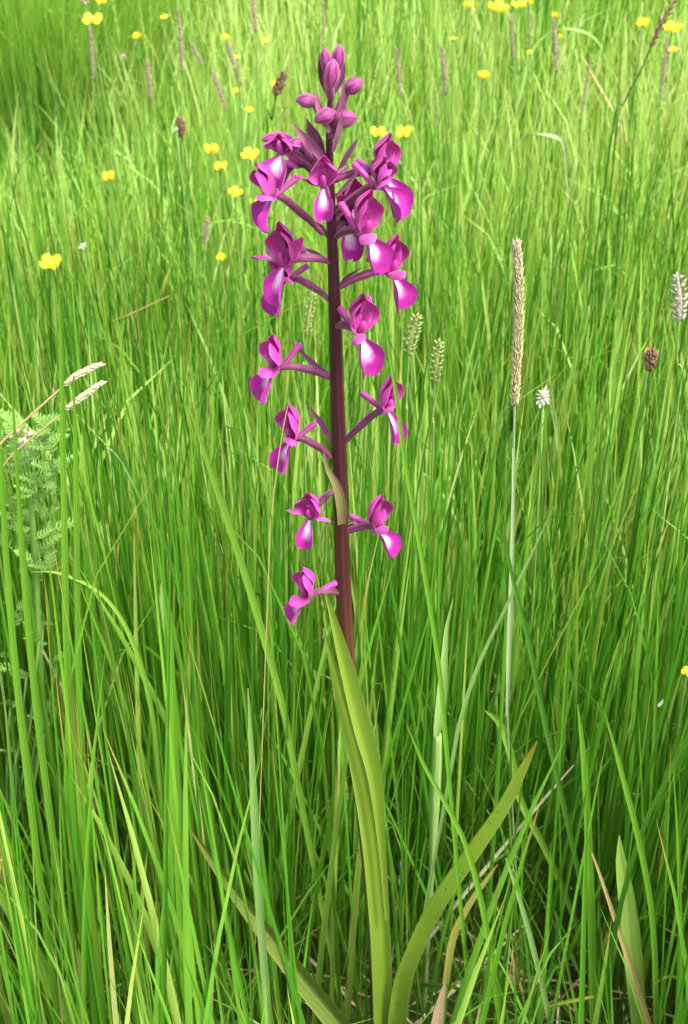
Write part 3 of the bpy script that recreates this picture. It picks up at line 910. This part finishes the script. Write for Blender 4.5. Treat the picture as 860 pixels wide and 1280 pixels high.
G = 'grass blades that stand out'
SB = [
    ('bright grass blade leaning left across the rushes left of the lower orchid flowers', [(236, 508, 2), (270, 610, 7), (305, 715, 9), (350, 870, 9), (372, 980, 8)], 'blade_bright', 0.43),
    ('light green blade arching over to a horizontal tip by the left edge', [(38, 715, 1), (80, 718, 4), (130, 745, 5), (165, 800, 6), (190, 890, 6), (202, 1000, 5)], 'blade_bright', 0.42),
    ('thick upright rush blade in front of the feathery herb', [(74, 360, 2), (77, 480, 6), (80, 640, 8), (83, 800, 9), (92, 1000, 8), (110, 1200, 8)], 'blade_green', 0.37),
    ('thick rush blade leaning at the left edge crossing the feathery herb', [(14, 470, 2), (22, 600, 5), (30, 720, 8), (45, 880, 9), (70, 1080, 9), (90, 1250, 8)], 'blade_green', 0.36),
    ('green blade slanting down to the corner beside the left edge', [(0, 560, 5), (8, 700, 8), (22, 860, 9), (45, 1060, 9), (70, 1250, 8)], 'blade_green', 0.35),
    ('grass blade with a curved tip just left of the right orchid leaf', [(508, 905, 1), (532, 960, 5), (560, 1010, 6), (585, 1065, 7), (608, 1160, 8), (626, 1285, 8)], 'blade_green', 0.36),
    ('bluish green blade leaning left below the right orchid leaf', [(632, 1072, 2), (645, 1110, 5), (665, 1180, 7), (690, 1290, 7)], 'blade_blue', 0.37),
    ('wide pale green leaf standing among dark stems near lower right corner', [(774, 1044, 2), (775, 1075, 14), (781, 1120, 22), (789, 1190, 25), (798, 1290, 20)], 'pale_leaf', 0.42),
    ('tan dry straw leaning across the wide pale leaf', [(740, 1066, 2), (752, 1100, 4), (772, 1160, 6), (795, 1230, 8), (815, 1295, 8)], 'blade_straw', 0.395),
    ('short yellow blade bending right under the right orchid leaf', [(622, 1080, 2), (606, 1100, 8), (585, 1130, 11), (566, 1170, 11), (556, 1230, 9)], 'blade_yellow', 0.41),
    ('bright curved blade passing behind the tip of the right orchid leaf', [(606, 888, 2), (625, 905, 9), (640, 950, 10), (650, 1000, 9), (690, 1080, 8), (728, 1180, 8), (745, 1280, 8)], 'blade_bright', 0.47),
    ('bluish pale blade slanting right across the tall foxtail stalk', [(695, 628, 1), (665, 690, 4), (635, 752, 5), (600, 825, 6), (575, 900, 6), (560, 980, 5)], 'blade_blue', 0.415),
    ('dark narrow blade slanting left across the foxtail stalk', [(626, 640, 1), (640, 720, 5), (660, 800, 6), (680, 900, 7), (705, 1010, 7)], 'blade_dark', 0.41),
    ('broad dark green blade leaning right towards the right edge', [(866, 905, 5), (835, 970, 7), (805, 1030, 8), (775, 1130, 8), (755, 1230, 8)], 'blade_dark', 0.38),
    ('upright green blade left of the wide pale leaf', [(722, 880, 2), (730, 960, 9), (737, 1100, 11), (741, 1280, 11)], 'blade_green', 0.40),
    ('long blade leaning left to cross over the wide pale leaf', [(756, 890, 1), (775, 960, 6), (798, 1050, 8), (815, 1150, 8), (820, 1285, 8)], 'blade_green', 0.37),
    ('wide light blade crossing the lower left corner', [(-8, 1100, 12), (25, 1155, 18), (60, 1220, 20), (105, 1300, 18)], 'blade_bright', 0.36),
    ('light flat blade leaning left at the bottom near the orchid leaf', [(184, 1140, 2), (205, 1175, 10), (235, 1225, 12), (266, 1275, 12)], 'blade_bright', 0.39),
    ('thin blade passing in front of the right hand orchid flower with drooping lip', [(476, 362, 1), (488, 450, 4), (496, 500, 5), (505, 570, 6), (524, 680, 6), (548, 830, 6), (560, 960, 6)], 'blade_green', 0.378),
    ('short pale pointed leaf among the rushes left of the orchid', [(203, 720, 2), (204, 745, 10), (209, 780, 12), (214, 850, 9)], 'blade_pale', 0.46),
    ('thin straw crossing the drooping flower on the left of the stem', [(362, 498, 1), (356, 525, 1.5), (350, 560, 1.5), (340, 640, 1.5), (334, 760, 1.4)], 'blade_straw', 0.375),
    ('upright grey green rush blade at left passing the white straw heads', [(92, 470, 2), (95, 600, 7), (97, 760, 8), (103, 960, 9), (120, 1180, 8)], 'blade_green', 0.42),
    ('tall rush blade right of the leaning bright blade', [(310, 860, 2), (316, 980, 9), (322, 1110, 10), (335, 1270, 10)], 'blade_blue', 0.37),
    ('broad green rush blade left of the lower orchid leaf', [(214, 770, 2), (216, 880, 9), (220, 1000, 11), (226, 1140, 11), (235, 1285, 11)], 'blade_green', 0.37),
]
for lab, path, mt, Y in SB:
    nm = 'dry_straw' if mt == 'blade_straw' else ('broad_leaf' if mt == 'pale_leaf' else 'grass_blade')  # the rest are single grass blades, short and tall
    ct = 'straw' if mt == 'blade_straw' else ('leaf' if mt == 'pale_leaf' else 'grass blade')
    single_blade(nm, lab, ct, path, mt, Y, G if nm == 'grass_blade' else None, lean=-0.0)
single_blade('dead_leaf', 'brown curled dead leaf tip standing at the bottom edge', 'leaf', [(556, 1228, 2), (552, 1245, 12), (547, 1270, 18), (543, 1300, 18)], 'dead_leaf', 0.36)
# pale arcs in the background
for lab, path, z, mt in [
    ('bleached blade arching over in the grass right of the orchid top', [(640, 178, 2), (665, 169, 4), (692, 171, 5), (704, 182, 3), (709, 230, 3)], 1.25, 'stalk_pale'),
    ('pale blade bent in an arch under the row of buttercups top right', [(755, 62, 1), (735, 42, 3), (700, 36, 4), (668, 58, 4), (650, 120, 4)], 1.5, 'blade_pale'),
    ('bleached straight straw leaning in the grass at upper right', [(728, 70, 1), (745, 100, 3), (768, 140, 4), (790, 190, 3)], 1.35, 'blade_straw'),
    ('pale broken straw lying slanted left of the orchid', [(140, 402, 2), (165, 392, 3), (200, 376, 3), (212, 370, 2)], 0.75, 'blade_straw'),
]:
    single_blade('bleached_straw', lab, 'straw', path, mt, z, 'bleached blades in the background', root=z > 1)

# ------------------------------------------------------------------ seed heads
def spikelets(mb, P, R, count, lsp, wsp, seed, spread=0.5):
    """many small pointed scales set round a core, pointing up and out"""
    r_ = random.Random(seed)
    P = spline(P, 24)
    R = spline(np.asarray(R)[:, None], 24)[:, 0]
    T = tangents(P)
    for i in range(count):
        u = (i + r_.random()) / count * 22.9
        k = int(u)
        p = P[k] + (P[k + 1] - P[k]) * (u - k)
        t = T[k]
        th = i * 2.399 + r_.uniform(-.3, .3)
        a = unit(np.cross(t, [0.3, 1, 0.1])); b = np.cross(t, a)
        o = a * math.cos(th) + b * math.sin(th)
        d = unit(t + o * spread * r_.uniform(.6, 1.3))
        s = unit(np.cross(d, o))
        q0 = p + o * R[k] * 0.55
        L_, W_ = lsp * r_.uniform(.8, 1.2), wsp * r_.uniform(.8, 1.2)
        n = np.cross(s, d)
        v = [q0, q0 + d * L_ * .45 + s * W_ * .5, q0 + d * L_ * .45 - s * W_ * .5, q0 + d * L_ * .4 + n * W_ * .5, q0 + d * L_ * .4 - n * W_ * .4, q0 + d * L_]
        f = [(0, 1, 3), (0, 3, 2), (5, 3, 1), (5, 2, 3), (0, 4, 1), (0, 2, 4), (5, 1, 4), (5, 4, 2)]
        rr = r_.random()
        mb.add(v, f, [(i / count, rr, rr, 1)] * 6)


def seed_grass(name, label, cat, head_px, stalk_px, Y, w, mat, stalk='stalk', n=70, group=None, sw=3, spread=0.5, loose=1.0, sheath=None):
    """head_px: pixel path bottom -> tip; stalk_px: from the head down"""
    H = [at(x, y, Y) for x, y in head_px]
    St = [at(x, y, Y) for x, y in stalk_px]
    k = depth(H[0]) / FPX
    q = St[-1]
    gz = float(gheight(q[0], q[1]))
    if q[2] > gz + 0.005:
        St.append(np.array([q[0] + (St[-1] - St[-2])[0] * 0.5, q[1] + 0.01, gz - 0.003]))
    root = St[-1]
    t = thing(name, label, cat, root, group)
    b = MB()
    path = [p - root for p in ([H[0] + (H[1] - H[0]) * 0.3] + St)][::-1]
    tube(b, path, np.linspace(sw * 1.15, sw * 0.8, len(path)) * k / 2, n=7, samples=4 * len(path))
    b.build('stalk', M[stalk], t)
    b = MB()
    Hl = [p - root for p in H]
    nn = len(Hl)
    prof = [w * k / 2 * (0.42 + 0.58 * math.sin(math.pi * (u * 0.86 + 0.1))) * (1 if u < .95 else .5) for u in np.linspace(0, 1, nn)]
    tube(b, Hl, [p * 0.55 for p in prof], n=7, samples=12)
    hl = sum(np.linalg.norm(Hl[i + 1] - Hl[i]) for i in range(nn - 1))
    spikelets(b, Hl, prof, n, max(w * k * 0.75 * loose, hl * 0.045), w * k * (0.28 if n < 400 else 0.19), hash(label) % 1000 if False else len(label) * 7 + n, spread)
    b.build('seed_head', M[mat], t)
    if sheath:
        Sp = [at(x, y, Y - 0.003) - root for x, y, _ in sheath]
        b = MB()
        sheet(b, Sp, [p[2] * k for p in sheath], (1, 0.2, 0), ns=14, na=6, cup=1.0)
        b.build('leaf_sheath', M['stalk_pale'], t)
    return t


seed_grass('foxtail_grass', 'tall tan foxtail seed head on pale stalk standing right of the orchid', 'grass seed head',
           [(643, 508), (645, 470), (647, 430), (648, 390), (648, 345), (646, 306)], [(642, 560), (640, 640), (638, 720), (635, 800), (634, 900), (640, 1010), (645, 1120)], 0.47, 10.5, 'head_tan', 'stalk_pale', n=760, sw=3.6, spread=0.5, loose=0.40,
           sheath=[(634, 895, 7), (636, 800, 9), (639, 720, 8), (641, 640, 6), (642, 560, 5)])
GF = 'reddish grass seed heads in the background'
for lab, head, stalk, Y, w, mat in [
    ('reddish seed head standing upright above the left dark hollow', [(227, 78), (226, 50), (223, 20)], [(227, 120), (229, 170)], 1.35, 8, 'head_purple'),
    ('pinkish seed head left of the upright reddish one', [(189, 118), (187, 100), (184, 82)], [(190, 150), (192, 200)], 1.3, 8, 'head_purple'),
    ('faint reddish seed head below the far left buttercups', [(116, 90), (115, 66), (113, 42)], [(117, 120), (118, 160)], 1.5, 7, 'head_purple'),
    ('leaning reddish seed head beside the small buttercup pair', [(299, 98), (293, 80), (287, 62)], [(302, 130), (304, 170)], 1.35, 9, 'head_purple'),
    ('short seed head leaning left behind the orchid bud', [(252, 78), (246, 68), (241, 58)], [(256, 110), (258, 150)], 1.4, 6, 'head_purple'),
    ('reddish seed head leaning left in front of the upper left buttercups', [(280, 130), (274, 112), (268, 96)], [(284, 160), (286, 200)], 1.3, 8, 'head_purple'),
    ('brown seed head at top edge left of the orchid tip', [(319, 30), (317, 10), (315, -12)], [(321, 70), (322, 120)], 1.45, 8, 'head_purple'),
    ('tall faint red seed head above the orchid tip', [(404, 50), (404, 30), (404, 8)], [(405, 80), (405, 120)], 1.5, 6, 'head_purple'),
    ('hazy reddish seed head right of the orchid tip', [(500, 112), (498, 90), (496, 68)], [(501, 150), (502, 190)], 1.4, 7, 'head_purple'),
    ('broad reddish seed head left of the lone buttercup', [(556, 108), (555, 88), (552, 64)], [(557, 140), (558, 190)], 1.35, 9, 'head_purple'),
    ('reddish brown seed head between two small buttercups upper right', [(695, 80), (694, 55), (692, 30)], [(696, 120), (697, 170)], 1.35, 8, 'head_purple'),
    ('slim brown seed head under the top row of buttercups', [(642, 66), (640, 45), (640, 25)], [(643, 100), (644, 150)], 1.45, 7, 'head_purple'),
    ('reddish seed head below the right pair of buttercups', [(826, 118), (830, 88), (834, 55)], [(824, 150), (822, 200)], 1.35, 9, 'head_purple'),
    ('thin reddish seed head leaning in the grass at upper right', [(728, 140), (732, 110), (738, 78)], [(725, 170), (722, 220)], 1.3, 6, 'head_purple'),
    ('brown head leaning beside the orchid buds at upper left', [(344, 120), (349, 108), (354, 94)], [(340, 150), (334, 190)], 1.0, 12, 'head_brown'),
    ('small dark brown head with a white fleck at left of the orchid', [(226, 172), (227, 160), (224, 149)], [(227, 210), (229, 260)], 1.1, 10, 'head_brown'),
    ('drooping reddish seed head on the left of the orchid', [(256, 300), (257, 288), (259, 276)], [(255, 340), (254, 390)], 0.9, 8, 'head_purple'),
    ('pale green flowering grass head right of the middle orchid flower', [(510, 444), (514, 420), (522, 396)], [(508, 500), (507, 580)], 0.6, 14, 'head_green'),
    ('second pale green grass head further right of the orchid stem', [(543, 478), (545, 455), (550, 428)], [(541, 520), (540, 590)], 0.62, 13, 'head_green'),
    ('thin yellowish grass head left of the orchid stem', [(383, 420), (386, 395), (391, 365)], [(381, 460), (380, 520)], 0.6, 9, 'head_green'),
    ('yellowish grass head standing right of the buttercup pair', [(544, 160), (547, 135), (542, 98)], [(545, 200), (546, 250)], 1.2, 6, 'head_green'),
    ('bristly green head among the top row of buttercups', [(664, 60), (662, 40), (663, 15)], [(666, 100), (667, 150)], 1.4, 7, 'head_green'),
    ('white flecked seed head at the right edge', [(848, 402), (849, 375), (847, 346)], [(846, 450), (844, 530)], 0.62, 15, 'head_pale'),
    ('round dark brown seed head with yellow petals behind', [(812, 464), (813, 452), (814, 441)], [(810, 500), (806, 570)], 0.62, 15, 'head_brown'),
]:
    if mat == 'head_purple':      # slim and long
        dx, dy_ = head[2][0] - head[0][0], head[2][1] - head[0][1]
        head = [(head[0][0] - dx * .25, head[0][1] - dy_ * .25), head[1], (head[2][0] + dx * .15, head[2][1] + dy_ * .15)]
        stalk = [(p[0], max(p[1], head[0][1] + 20 + 40 * q)) for q, p in enumerate(stalk)]
        w = w * 0.85
    st = 'blade_dark' if mat == 'head_brown' else 'stalk'
    seed_grass('seed_head_grass', lab, 'grass seed head', head, stalk, Y, w, mat, st, n=46, group=GF if mat == 'head_purple' else None, sw=2.6 if Y > 0.8 else 3, spread=0.55 if mat not in ('head_green', 'head_pale') else 1.0)
# two bleached heads on bowed stalks at left
seed_grass('dry_grass_head', 'bleached straw head bent over to the right at left, upper of two', 'grass seed head', [(80, 482), (92, 472), (108, 463), (125, 456)], [(60, 500), (30, 527), (0, 556), (-30, 600), (-45, 760)], 0.48, 9, 'head_straw', 'blade_straw', n=110, group='bleached bent seed heads', sw=3.5, spread=0.25)
seed_grass('dry_grass_head', 'bleached straw head bent over to the right at left, lower of two', 'grass seed head', [(82, 512), (95, 502), (110, 491), (127, 479)], [(66, 526), (38, 549), (6, 580), (-25, 640), (-35, 800)], 0.475, 9, 'head_straw', 'blade_straw', n=110, group='bleached bent seed heads', sw=2.5, spread=0.25)
# awned spikelets hanging at the top right
seed_grass('drooping_grass_head', 'dark nodding grass spikelets in front of the buttercups at top right corner', 'grass seed head', [(813, 60), (822, 40), (832, 20), (846, -4)], [(800, 90), (780, 130), (760, 200)], 0.9, 9, 'head_brown', 'blade_dark', n=26, sw=2.5, spread=0.3, loose=1.6)

# grass stalk with a swollen sheath beside the orchid
st_root = at(528, 1290, 0.44)
t = thing('sheathed_grass_stalk', 'pale green grass stalk with a swollen pointed sheath beside the orchid leaf', 'grass stalk', st_root)
b = MB()
pp = [(528, 1290, 8), (536, 1150, 7), (540, 1080, 8), (543, 1010, 13), (546, 960, 12), (547, 918, 10)]
P = [at(x, y, 0.44) - st_root for x, y, _ in pp]
tube(b, P, [w * 0.62 / FPX / 2 * 1.0 for _, _, w in pp], n=9, samples=24)
b.build('stalk', M['blade_pale'], t)
b = MB()
pp = [(545, 920, 8), (548, 900, 15), (552, 860, 15), (555, 820, 10), (558, 785, 6), (566, 750, 1)]
P = [at(x, y, 0.437) - st_root for x, y, _ in pp]
sheet(b, P, [w * 0.58 / FPX for _, _, w in pp], (1, 0.2, 0), ns=16, na=7, cup=0.9, thick=0.0005)
b.build('leaf_sheath', M['blade_pale'], t)

# ------------------------------------------------------------------ buttercups
def petal_mesh():
    b = MB()
    sheet(b, [(0.05, 0, 0), (0.35, 0, 0.05), (0.75, 0, 0.22), (1.0, 0, 0.45)], [0.2, 0.75, 0.95, 0.55], (0, 1, 0), ns=6, na=5, cup=0.5)
    return b.mesh('petal', M['yellow'])


def centre_mesh():
    b = MB()
    tube(b, [(0, 0, -0.05), (0, 0, 0.1), (0, 0, 0.25)], [0.12, 0.26, 0.15], n=8, samples=5)
    r_ = random.Random(3)
    for i in range(18):
        a = i * 2.4
        r = 0.2 + 0.15 * r_.random()
        tube(b, [(0.12 * math.cos(a), 0.12 * math.sin(a), 0.1), (r * math.cos(a), r * math.sin(a), 0.36)], [0.025, 0.04], n=4, samples=2)
    return b.mesh('centre', M['yellow_core'])


PM, CM = petal_mesh(), centre_mesh()
BUT = [
    (127, 4, 15, 'left of the two at the very top left'), (116, 27, 24, 'open buttercup under the topmost left ones'), (172, 48, 13, 'small lone buttercup right of the far left ones'),
    (206, 22, 9, 'tiny buttercup at the top between the left seed heads'), (282, 50, 13, 'brighter buttercup of the pair beside the leaning seed head'), (297, 73, 8, 'small buttercup just below the pair by the seed head'),
    (331, 52, 9, 'small buttercup left of the orchid tip'), (296, 115, 10, 'small buttercup between the seed head and the brown head'), (311, 140, 12, 'buttercup below the brown leaning head'),
    (343, 106, 10, 'buttercup half hidden behind the brown head'), (264, 191, 21, 'left upper buttercup of the cluster left of the orchid'), (277, 211, 18, 'middle buttercup of the cluster left of the orchid'),
    (313, 196, 22, 'buttercup nearest the upper left orchid flower'), (294, 242, 17, 'lowest buttercup of the cluster left of the orchid'), (323, 256, 20, 'buttercup touching the left orchid lip'),
    (137, 224, 18, 'lone buttercup in the open grass at left'), (64, 331, 26, 'largest buttercup low at the left edge'), (277, 324, 14, 'dim buttercup below the cluster left of the orchid'),
    (586, 10, 16, 'leftmost buttercup of the top row right of the orchid'), (622, 14, 25, 'biggest buttercup of the top row right of the orchid'), (648, 9, 18, 'buttercup right of the biggest one in the top row'),
    (660, 2, 13, 'buttercup cut by the top edge in the top row'), (695, 22, 12, 'buttercup above the reddish brown seed head'), (567, 49, 8, 'tiny bud like buttercup below the top row'),
    (604, 98, 17, 'lone buttercup right of the orchid tip'), (700, 47, 8, 'tiny buttercup beside the reddish brown seed head'), (662, 68, 9, 'small buttercup below the bristly green head'),
    (804, 32, 18, 'left buttercup of the group at top right'), (840, 38, 22, 'large buttercup of the group at top right'), (842, 64, 12, 'small lower buttercup of the group at top right'),
    (473, 168, 21, 'buttercup partly behind the upper right orchid flower'), (505, 168, 20, 'buttercup just right of the orchid beside the other'),
    (811, 443, 14, 'yellow buttercup behind the round brown head'), (859, 842, 16, 'buttercup cut off by the right edge'),
]
GB = 'yellow buttercups in the meadow'
for i, (x, y, w, lab) in enumerate(BUT):
    if y < 400:
        d_ray = ray(x, y)
        z = 0.30 + 0.05 * math.sin(i * 1.7)
        c = at_z(x, y, z)
        if c[1] < 0.85: c = at(x, y, 0.85)
        if c[1] > 1.75: c = at(x, y, 1.75)
    else:
        c = at(x, y, 0.64 if y < 600 else 0.46)
    k = depth(c) / FPX
    R_ = w * k / 2 * 1.08
    gz = float(gheight(c[0], c[1] + 0.02))
    rootp = np.array([c[0] + 0.01 * math.sin(i * 2.3), c[1] + 0.02, gz - 0.003])
    t = thing('buttercup', ('yellow buttercup, ' if 'buttercup' not in lab else 'yellow ') + lab, 'buttercup', rootp, GB)
    b = MB()
    cc = c - rootp
    tube(b, [(0, 0, 0), cc * 0.5 + np.array([0.004, 0.002, 0]), cc * np.array([1, 1, 0.93]), cc], [0.0010, 0.0009, 0.0008, 0.0008], n=5, samples=10)
    b.build('stalk', M['stalk'], t)
    tilt = Matrix.Rotation(random.uniform(0.1, 0.45), 4, Vector((1, random.uniform(-.6, .6), 0)).normalized())
    base = Matrix.Translation(Vector(cc)) @ tilt @ Matrix.Scale(R_, 4)
    o = link('centre', CM, t); o.matrix_local = base
    closed = random.uniform(0.0, 0.5)
    for q in range(5):
        o = link('petal', PM, t)
        o.matrix_local = base @ Matrix.Rotation(q * 2 * math.pi / 5 + i, 4, 'Z') @ Matrix.Rotation(-closed, 4, 'Y')

# ------------------------------------------------------------------ small pale flowers
def fluff(name, label, cat, x, y, w, Y, mat, n=26, squash=0.7):
    c = at(x, y, Y)
    k = depth(c) / FPX
    r = w * k / 2
    gz = float(gheight(c[0], c[1]))
    root = np.array([c[0] + 0.008, c[1] + 0.01, gz - 0.003])
    t = thing(name, label, cat, root)
    cc = c - root
    b = MB()
    tube(b, [(0, 0, 0), cc * .5 + np.array([0.003, 0, 0]), cc], [0.001, 0.0009, 0.0008], n=6, samples=8)
    b.build('stalk', M['stalk'], t)
    r_ = random.Random(int(x * 7 + y))
    b = MB()
    for i in range(n):
        th, ph = i * 2.4, math.acos(1 - 1.7 * (i + .5) / n)
        d = np.array([math.sin(ph) * math.cos(th), math.sin(ph) * math.sin(th), math.cos(ph) * squash])
        s = unit(np.cross(d, [0.2, 0.3, 1]))
        L_ = r * r_.uniform(.7, 1.15)
        sheet(b, [cc + d * r * .15, cc + d * L_ * .6, cc + d * L_], [r * .12, r * .42, r * .1], s, ns=4, na=3, cup=0.6, rnd=r_.random())
    b.build('flower_head', M[mat], t)


fluff('clover', 'pale pink clover head in the grass at upper left', 'clover', 153, 71, 13, 1.4, 'pink')
fluff('clover', 'pale clover head cut by the top edge at left', 'clover', 106, 0, 16, 1.5, 'pink')
fluff('withered_flower', 'white withered flower beside the foxtail stalk', 'flower', 679, 497, 22, 0.58, 'white', n=44, squash=1.5)
fluff('white_flower', 'small white flower low in the grass at left', 'flower', 103, 308, 14, 0.95, 'white', n=12)
fluff('white_flower', 'white flower beside the small dark brown head', 'flower', 220, 162, 9, 1.08, 'white', n=10)
fluff('brown_flower_head', 'small brown seed cluster behind the pale stalk at right of the orchid', 'seed head', 620, 862, 15, 0.53, 'head_brown', n=20)
# loose white petal
pc = at(825, 879, 0.47)
b = MB()
sheet(b, [(-0.0004, 0, -0.0024), (0, 0, 0), (0.0012, 0, 0.0026)], [0.0008, 0.0028, 0.0006], (1, 0.2, -0.3), ns=6, na=5, cup=0.8)
o = b.build('white_petal', M['white'])
o.location = Vector(pc)
tag(o, 'single white petal caught on a blade at right', 'petal')

# ------------------------------------------------------------------ feathery herb at the left edge
def lobed_leaf(b, p0, d, up, L, mat_r):
    """pinnate leaf: midrib with paired rounded lobes"""
    d, up = unit(d), np.asarray(up, float)
    s = unit(np.cross(d, up)); n = np.cross(s, d)
    for k in range(5):
        u = 0.2 + 0.18 * k
        c = p0 + d * L * u - n * 0.1 * L * u * u
        ll = L * 0.42 * (1 - 0.45 * abs(u - 0.45))
        for sg in (1, -1):
            dd = unit(d * 0.75 + s * sg + n * 0.25)
            sheet(b, [c, c + dd * ll * .5, c + dd * ll], [ll * .15, ll * .34, ll * .08], np.cross(dd, n), ns=4, na=3, cup=0.8, rnd=mat_r)
    sheet(b, [p0, p0 + d * L * .6 - n * .04 * L, p0 + d * L * 1.05 - n * 0.12 * L], [L * .05, L * .10, L * .2], s, ns=5, na=3, rnd=mat_r)
    sheet(b, [p0 + d * L * .9 - n * .09 * L, p0 + d * L * 1.1 - n * .12 * L, p0 + d * L * 1.28 - n * .16 * L], [L * .1, L * .26, L * .04], s, ns=4, na=3, cup=.4, rnd=mat_r)


HY = 0.50
hr = at(55, 1010, HY)
herb = thing('feathery_herb', 'feathery light green herb with pinkish bud cluster at the left edge', 'herb', hr)
b = MB()
tube(b, [at(55, 1010, HY) - hr, at(50, 850, HY) - hr, at(44, 700, HY) - hr, at(33, 560, HY) - hr], [0.0022, 0.002, 0.0016, 0.0011], n=8, samples=16)
b.build('stalk', M['stalk'], herb)
r_ = random.Random(5)
for i in range(110):
    y = r_.uniform(532, 722) if i < 92 else r_.uniform(700, 960)
    x0 = 33 + (y - 560) * 0.05
    p = at(x0 + r_.uniform(-40, 38) * (1 if y < 640 else .7), y, HY + r_.uniform(-.012, .012)) - hr
    th = i * 2.4
    d = np.array([math.cos(th), 0.6 * math.sin(th), r_.uniform(.1, .9)])
    b = MB()
    lobed_leaf(b, p, d, (0.1, -0.4, 1), r_.uniform(0.006, 0.011), r_.random())
    b.build('leaf', M['herb'], herb)
b = MB()
for i in range(16):
    p = at(28 + r_.uniform(-17, 12), 552 + r_.uniform(-12, 12), HY - 0.008 + r_.uniform(-.006, .004)) - hr
    tube(b, [p, p + np.array([0, 0, 0.0012]), p + np.array([0, -.0004, 0.0024])], [0.0006, 0.0011, 0.0005], n=6, samples=4, rnd=r_.random())
b.build('bud_cluster', M['herb_bud'], herb)
# round-leaved herb below it
hr2 = at(10, 1060, 0.47)
herb2 = thing('round_leaved_herb', 'low herb with round soft green leaves under the feathery herb', 'herb', hr2)
for i, (x, y, w) in enumerate([(6, 820, 30), (24, 845, 26), (2, 880, 32), (22, 900, 26), (10, 940, 30), (40, 800, 24), (60, 780, 20), (64, 830, 20), (32, 960, 24)]):
    c = at(x, y, 0.47 + 0.02 * math.sin(i)) - hr2
    k = 0.55 / FPX
    b = MB()
    d = unit(np.array([math.cos(i * 2.1), -0.5, 0.5]))
    sheet(b, [c - d * w * k * .5, c - d * w * k * .1, c + d * w * k * .3, c + d * w * k * .55], [w * k * .3, w * k, w * k * .8, w * k * .1], np.cross(d, [0.1, 0.8, 0.6]), ns=8, na=7, cup=0.4, wave=0.12, rnd=r_.random())
    tube(b, [np.array([0, 0, 0]) + c * 0.05, c * np.array([.6, .6, .5]), c - d * w * k * .5], [0.0008, 0.0007, 0.0006], n=5, samples=8)
    b.build('leaf', M['herb_round'], herb2)
